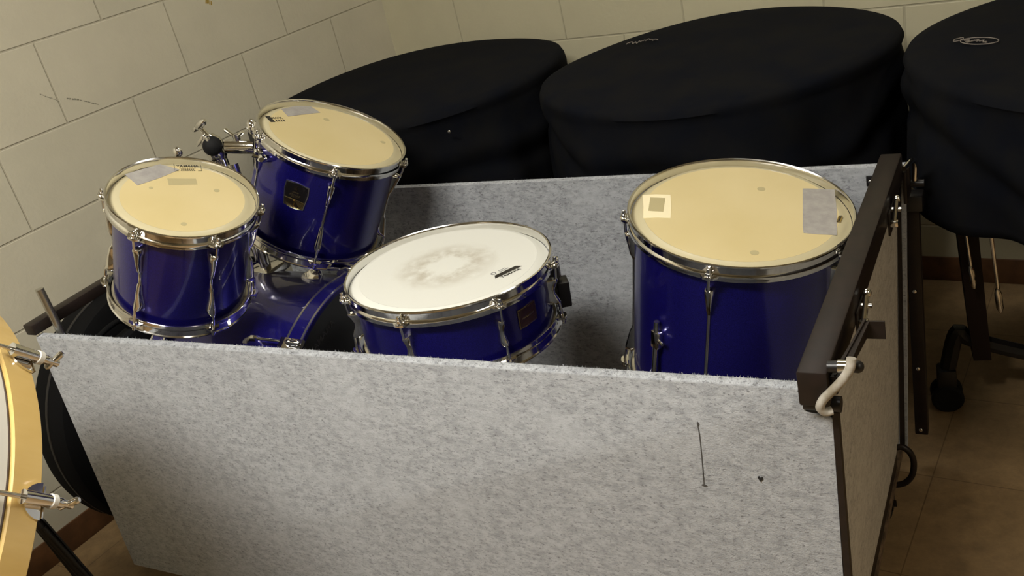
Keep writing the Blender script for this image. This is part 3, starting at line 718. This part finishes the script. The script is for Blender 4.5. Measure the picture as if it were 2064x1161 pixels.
# round case standing on edge between box and wall
bmc = NB(); R_ = .318
add_lathe(bmc, [(.0001, -.06), (R_ * .6, -.064), (R_ - .02, -.06), (R_ - .004, -.052), (R_, -.04), (R_, .04), (R_ - .004, .052), (R_ - .02, .06), (R_ * .6, .064), (.0001, .06)], 72)
RC = thing('round_drum_case', 'black round drum case standing on edge between the box and the left wall', 'case', basis((-.208, .345, FZ + R_), (0, 0, -1), (0, 1, 0), (1, 0, 0)))
link('case_body', bmc, M_fabric2, RC)
bm = NB(); add_tube(bm, [(-R_ + .002, -.06, .0), (-R_ - .012, -.045, 0), (-R_ - .016, 0, 0), (-R_ - .012, .045, 0), (-R_ + .002, .06, 0)], .007); link('carry_handle', bm, M_rubber, RC)
bm = NB(); add_lathe(bm, [(R_ + .0005, -.004), (R_ + .002, -.003), (R_ + .002, .003), (R_ + .0005, .004)], 72, loop=True); link('zip', bm, M_blackmetal, RC)

# ------------------------------------------------------------------ concert bass drum with maple hoops, near left
RM = .41; cM = V((.287, -.564, .595)); aM = V((.006, .676, -.737))
CB = thing('concert_bass_drum', 'pale bass drum with a yellow maple hoop cut off by the left picture edge', 'drum', frame(cM, aM))
bm = NB(); add_lathe(bm, [(RM - .011, -.044), (RM - .002, -.044), (RM, -.042), (RM, -.002), (RM - .002, 0), (RM - .011, 0)], 200, loop=True); mh = link('maple_hoop', bm, M_maple, CB)
bm = NB(); add_lathe(bm, [(RM - .011, -.338), (RM - .002, -.338), (RM, -.336), (RM, -.298), (RM - .002, -.296), (RM - .011, -.296)], 200, loop=True); link('maple_hoop', bm, M_maple, CB)
bm = NB(); add_lathe(bm, [(RM - .012, -.046), (RM - .005, -.046), (RM - .005, -.0485), (RM - .012, -.0485)], 200, loop=True); link('flesh_hoop', bm, M_groove, CB)
bm = NB(); add_lathe(bm, [(RM - .022, -.05), (RM - .014, -.05), (RM - .014, -.29), (RM - .022, -.29)], 160, loop=True); link('shell', bm, M_shellwhite, CB)
bm = NB(); add_lathe(bm, [(RM - .013, -.049), (RM - .004, -.049), (RM - .004, -.064), (RM - .013, -.064)], 200, loop=True); link('counter_band', bm, M_nylon, CB)
bm = NB(); add_lathe(bm, [(.0001, -.03), (RM - .012, -.03), (RM - .0115, -.045)], 128); link('lower_head', bm, M_shellwhite, CB)
bm = NB(); add_lathe(bm, [(.0001, -.305), (RM - .012, -.305), (RM - .0115, -.296)], 128); link('upper_head', bm, M_shellwhite, CB)
def mclaw(az):
    rt = Rz(az)
    bm = NB(); add_prism(bm, [(RM - .004, -.019, .003), (RM - .004, .019, .003), (RM + .003, .021, .003), (RM + .003, -.021, .003)], (0, 0, -.002), rt)
    pts = [(RM + .0008, .024 * math.cos(k * PI / 10), -.002 - .026 * math.sin(k * PI / 10)) for k in range(11)]
    add_prism(bm, [V(p) for p in pts], (.003, 0, 0), rt)
    add_cyl(bm, rt @ V((RM + .012, 0, -.036)), rt @ V((RM + .012, 0, .004)), .0095, .0085, n=20)
    c = link('claw_hook', bm, M_chrome, CB)
    bm = NB(); add_cyl(bm, rt @ V((RM + .012, 0, .004)), rt @ V((RM + .012, 0, .011)), .0098, n=20); link('washer', bm, M_nylon, c)
    bm = NB(); add_cyl(bm, rt @ V((RM + .012, 0, -.10)), rt @ V((RM + .012, 0, .02)), .0032)
    add_rod(bm, rt @ V((RM + .012, 0, .011)), rt @ V((RM + .012, 0, .040)), [(0, .006), (.3, .007), (.5, .005), (.9, .006), (1, .003)])
    add_rod(bm, rt @ V((RM + .000, .003, .026)), rt @ V((RM + .030, -.003, .034)), [(0, .003), (.1, .005), (.5, .004), (.9, .005), (1, .003)]); link('t_rod', bm, M_chrome, CB)
    bm = NB(); add_box(bm, (RM - .016, -.011, -.16), (RM + .018, .011, -.095), rt, .004); link('lug', bm, M_chrome, CB)
# az of the two claws the photo shows: measured from the camera side
MI = frame(cM, aM).inverted()
for k in range(12): mclaw(162.3 - 30.6 * k if k < 2 else 123.5 - 29.5 * (k - 1))
# its black tilting stand
CS = thing('bass_drum_stand', 'black steel cradle stand on the floor beneath the maple hooped drum', 'stand', Matrix.Translation((.1, -.4, FZ)))
CI = CS.matrix_world.inverted()
def cp(name, bm, m=M_blackmetal, **k):
    o = link(name, bm, m, CS, **k); o.matrix_parent_inverse = CI; return o
for k, (dx, w) in enumerate(((0, .007), (.030, .010), (.052, .006))):
    bm = NB(); add_cyl(bm, (-.185 + dx * .8, -.10, .215 - dx * .8), (-.125 + dx * 1.1, -.085, -.05 + dx * .2), w); cp('strut', bm)
bm = NB(); add_prism(bm, [(-.19, -.092, .225), (-.145, -.092, .185), (-.055, -.078, -.0785), (-.17, -.078, -.0785)], (0, .004, 0)); cp('side_plate', bm, smooth=False)
bm = NB(); add_cyl(bm, (-.24, -.15, -.078), (.75, -.60, -.078), .011); cp('foot_bar', bm)
bm = NB(); add_cyl(bm, (-.2, -.6, -.078), (-.22, -.12, -.078), .011); cp('foot_bar', bm)
bm = NB(); add_cyl(bm, (-.21, -.16, -.07), (-.06, -.46, .42), .011); cp('upright', bm)
bm = NB(); add_cyl(bm, (.74, -.60, -.07), (.62, -.50, .42), .011); cp('upright', bm)
bm = NB(); add_cyl(bm, (-.06, -.46, .42), (-.125, -.50, .60), .010); cp('cradle_arm', bm)

# ------------------------------------------------------------------ timpani under black covers
def timpani(c, R, label, wheels=True):
    t = thing('timpani', label, 'drum', Matrix.Translation((c[0], c[1], FZ)))
    H = .82
    bm = NB(); prof = [(.0001, .30)] + [(R * .92 * math.sin(a * PI / 24), .30 + (H - .33) * (1 - math.cos(a * PI / 24))) for a in range(1, 13)]
    add_lathe(bm, prof, 48); link('bowl', bm, M_copper, t)
    bm = NB(); add_lathe(bm, [(R * .93, H - .03), (R * .97, H - .03), (R * .97, H), (R * .93, H)], 64, loop=True); link('rim', bm, M_zinc, t)
    bm = NB(); add_lathe(bm, [(.0001, H - .005), (R * .94, H - .005)], 48); link('head', bm, M_shellwhite, t)
    bm = NB(); add_lathe(bm, [(.09, .12), (.13, .12), (.13, .19), (.09, .19)], 32, loop=True); link('base', bm, M_maroon, t)
    for k in range(6):
        a = math.radians(190 + 60 * k); cc, s = math.cos(a), math.sin(a); p = V((-s, cc, 0)) * .027
        bm = NB(); A = V((R * .985 * cc, R * .985 * s, H - .06)); Bm = V((R * .86 * cc, R * .86 * s, .14))
        o_ = V((cc, s, 0)) * .045
        add_rings(bm, [[A - p, A + p, A + p - o_, A - p - o_], [Bm - p, Bm + p, Bm + p - o_ * .8, Bm - p - o_ * .8]]); link('strut', bm, M_maroon, t, smooth=False)
        if k % 2: continue
        bm = NB(); I = V((.10 * cc, .10 * s, .155)); E = V((R * .93 * cc, R * .93 * s, .20)); F = V((R * .985 * cc, R * .985 * s, .09))
        add_tube(bm, [I, V((R * .5 * cc, R * .5 * s, .13)), Bm + V((0, 0, .04)), E, F], .018, n=8); link('base_arm', bm, M_blackmetal, t)
        bm = NB(); add_box(bm, (R * .985 - .02, -.022, .045), (R * .985 + .02, .022, .11), Matrix.Rotation(a, 4, 'Z'), .006); cs = link('caster', bm, M_blackmetal, t)
        for s2 in (-1, 1):
            bm = NB(); add_lathe(bm, [(.006, -.009), (.030, -.009), (.035, -.005), (.035, .005), (.030, .009), (.006, .009)], 24, Matrix.Rotation(a, 4, 'Z') @ Matrix.Translation((R * .985, s2 * .018, .0352)) @ Matrix.Rotation(PI / 2, 4, 'X'), caps=True); link('wheel', bm, M_rubber, cs)
    for k in range(8):
        a = math.radians(200 + 45 * k - (k % 2) * 28); cc, s = math.cos(a), math.sin(a)
        bm = NB(); add_cyl(bm, (R * .985 * cc, R * .985 * s, H - .05), (R * .88 * cc, R * .88 * s, .36), .0035, n=8); add_rod(bm, (R * .893 * cc, R * .893 * s, .40), (R * .876 * cc, R * .876 * s, .345), [(0, .004), (.2, .007), (.8, .007), (1, .003)], 10); link('tension_rod', bm, M_chrome, t)
    bm = NB(); add_box(bm, (-.06, -R * .75, .05), (.06, -.10, .075), Matrix.Rotation(.35, 4, 'X'), .01); link('pedal', bm, M_blackmetal, t)
    return t

def cover(c, R, ztop, hem, seed, label, dome=.012, fold=.10):
    rnd = random.Random(seed); n = 144; ph = [rnd.uniform(0, 6.28) for _ in range(8)]
    o = thing('timpani_cover', label, 'cover', Matrix.Translation((c[0], c[1], hem)), 'black cloth covers over the timpani')
    bm = NB(); rows = [(.03, 'top'), (.25, 'top'), (.5, 'top'), (.75, 'top'), (.93, 'top'), (.985, 'edge'), (1., 'edge2')]
    rings = []
    Ht = ztop - hem
    for f, kd in rows:
        ring = []
        for k in range(n):
            a = 2 * PI * k / n
            z = Ht + dome * (1 - f * f) + .004 * math.sin(3 * a + ph[0]) * f
            if kd == 'edge': z -= .005
            if kd == 'edge2': z -= .018
            ring.append(V((R * f * math.cos(a), R * f * math.sin(a), z)))
        rings.append(ring)
    m_ = 26
    for i in range(1, m_ + 1):
        t_ = i / m_; dz = .018 + (Ht - .018) * t_
        ring = []
        for k in range(n):
            a = 2 * PI * k / n
            # swagging pleats gathered below the rim, then loose vertical folds
            sw = .05 + fold * (.5 + .5 * math.sin(2 * a + ph[1])) + .03 * math.sin(5 * a + ph[2])
            q = dz - sw
            bulge = .010 * math.exp(-(q / .030) ** 2) - .010 * math.exp(-((q - .055) / .022) ** 2)
            vf = min(1, dz / .25) * (.014 * math.sin(7 * a + ph[3] + 1.5 * t_) + .009 * math.sin(13 * a + ph[4] - 2 * t_) + .005 * math.sin(23 * a + ph[5]))
            r_ = R * (1 + .025 * min(1, t_ * 2)) + bulge + vf - .008
            X_, Y_ = r_ * math.cos(a), r_ * math.sin(a)
            if c[0] + X_ < 1.60: Y_ = max(Y_, .763 - c[1] + (.030 if c[0] + X_ > 1.55 else 0))       # cloth pressed against the box
            W_ = V((c[0] + X_, c[1] + Y_, 0)); d_ = (PBw - W_).dot(wv) - .006
            if d_ < 0: X_ += wv.x * d_; Y_ += wv.y * d_                 # and against the back wall
            d_ = (W_ - PLw).dot(wx) - .006
            if d_ < 0: X_ -= wx.x * d_; Y_ -= wx.y * d_
            ring.append(V((X_, Y_, Ht - dz + (.012 * math.sin(6 * a + ph[6]) * (t_ == 1)))))
        rings.append(ring)
    add_rings(bm, rings, caps=False); bm.faces.new([v for v in bm.verts[:n]])
    bmesh.ops.recalc_face_normals(bm, faces=bm.faces)
    body = link('cloth', bm, M_fabric, o, angle=60)
    sd = body.modifiers.new('s', 'SOLIDIFY'); sd.thickness = .002; sd.offset = -1
    return o
covers = []
for c, R, seed, lt, lc in (((.185, 1.245), .455, 3, 'covered timpani in the corner behind the badged tom', 'black cloth cover on the corner timpani, leftmost of the three covers'),
                           ((1.10, 1.195), .424, 11, 'covered timpani behind the middle of the grey box', 'black cloth cover with small faint stitched name, middle of the three covers'),
                           ((2.03, 1.08), .490, 5, 'covered timpani at the right with its dark struts and casters showing', 'black cloth cover with oval stitched emblem, rightmost of the three covers')):
    timpani(c, R - .055, lt); covers.append(cover(c, R, .752, .49 if c[0] > 2 else .40, seed, lc))
# embroidery
def squiggle(cov, org, du, w, h, seed, oval=False):
    rnd = random.Random(seed); bm = NB(); o0 = V(org); u_ = V(du).normalized(); v_ = V((-u_.y, u_.x, 0))
    P = lambda a, b_: o0 + u_ * a + v_ * b_
    pts = []
    n = 26
    for i in range(n):
        t_ = i / (n - 1); pts.append(P(-w / 2 + w * t_, h * .5 * (rnd.random() - .5) * (1.6 if i % 5 == 0 else 1) + (.2 * h * math.sin(i * .5))))
    add_tube(bm, pts, .0012, n=5, m=3)
    if oval:
        add_tube(bm, [P(.01 + w * .62 * math.cos(k * PI / 8), h * .75 * math.sin(k * PI / 8)) for k in range(17)], .0010, n=5, m=3)
        add_tube(bm, [P(-w * .75, 0), P(-w * .6, h * .5), P(-w * .45, 0), P(-w * .6, -h * .4), P(-w * .7, -h * .1)], .0010, n=5, m=3)
    o = link('embroidered_emblem', bm, M_thread, cov); o.matrix_parent_inverse = cov.matrix_world.inverted(); return o
squiggle(covers[1], (.872, 1.345, .7635), (.98, .2, 0), .085, .040, 3)
squiggle(covers[2], (1.675, 1.015, .7650), (.85, -.52, 0), .060, .030, 9, True)
# metal snap on corner cover
bm = NB(); add_sphere(bm, (.512, .895, .70), .005, (1, .6, 1)); 
o = link('snap_button', bm, M_chrome, covers[0]); o.matrix_parent_inverse = covers[0].matrix_world.inverted(); o.location = (0, 0, 0)

# ------------------------------------------------------------------ lights
def fixture(x, y, rz, power, sx=1.15, sy=.30, col=(1, .965, .89), label=''):
    f = thing('ceiling_light', label, 'ceiling light', Matrix.Translation((x, y, 2.5)) @ Matrix.Rotation(rz, 4, 'Z'))
    bm = NB()
    for lo, hi in (((-sx / 2 - .03, -sy / 2 - .03, -.05), (sx / 2 + .03, -sy / 2, 0)), ((-sx / 2 - .03, sy / 2, -.05), (sx / 2 + .03, sy / 2 + .03, 0)), ((-sx / 2 - .03, -sy / 2, -.05), (-sx / 2, sy / 2, 0)), ((sx / 2, -sy / 2, -.05), (sx / 2 + .03, sy / 2, 0))):
        add_box(bm, lo, hi)
    link('frame', bm, M_nylon, f, smooth=False)
    em = bpy.data.materials.new('lit_diffuser'); em.use_nodes = True; n_ = em.node_tree.nodes; n_.clear()
    e_ = n_.new('ShaderNodeEmission'); o_ = n_.new('ShaderNodeOutputMaterial'); e_.inputs[0].default_value = (*col, 1); e_.inputs[1].default_value = power
    em.node_tree.links.new(e_.outputs[0], o_.inputs[0])
    bm = NB(); add_box(bm, (-sx / 2, -sy / 2, -.035), (sx / 2, sy / 2, -.03)); link('diffuser', bm, em, f, smooth=False)
fixture(.85, -1.15, math.radians(8), 34, label='long lit ceiling fixture above the front of the box')
fixture(1.0, 1.1, math.radians(8), 4.0, label='dimmer ceiling fixture near the back wall')

fixture(3.3, -.7, math.radians(98), 7.5, col=(1, .90, .74), label='added warm fill light, unseen, far to the right of the box')  # added fill light, lifts the dim end panel

w = bpy.data.worlds.new('World'); S.world = w; w.use_nodes = True
w.node_tree.nodes['Background'].inputs[0].default_value = (.9, .8, .65, 1); w.node_tree.nodes['Background'].inputs[1].default_value = .05

# ------------------------------------------------------------------ camera
r = V((0.8719445320269144, 0.4386866948112871, -0.2174091002325198)); u = V((-0.017063773932529447, 0.47100925442431146, 0.8819632134425073)); fw = V((-0.4893072252558148, 0.7653131816728383, -0.41817959451682046))
cam = bpy.data.cameras.new('camera'); co = bpy.data.objects.new('camera', cam); C.objects.link(co)
co.matrix_world = basis((1.799004522226112, -1.0094675425655375, 1.3045490816353253), r, u, -fw)
cam.sensor_width = 36; cam.lens = 1907.846 / 2064 * 36; cam.clip_start = .02
S.camera = co
S.view_settings.view_transform = 'Standard'; S.view_settings.look = 'None'; S.view_settings.exposure = 1.15; S.view_settings.gamma = 1
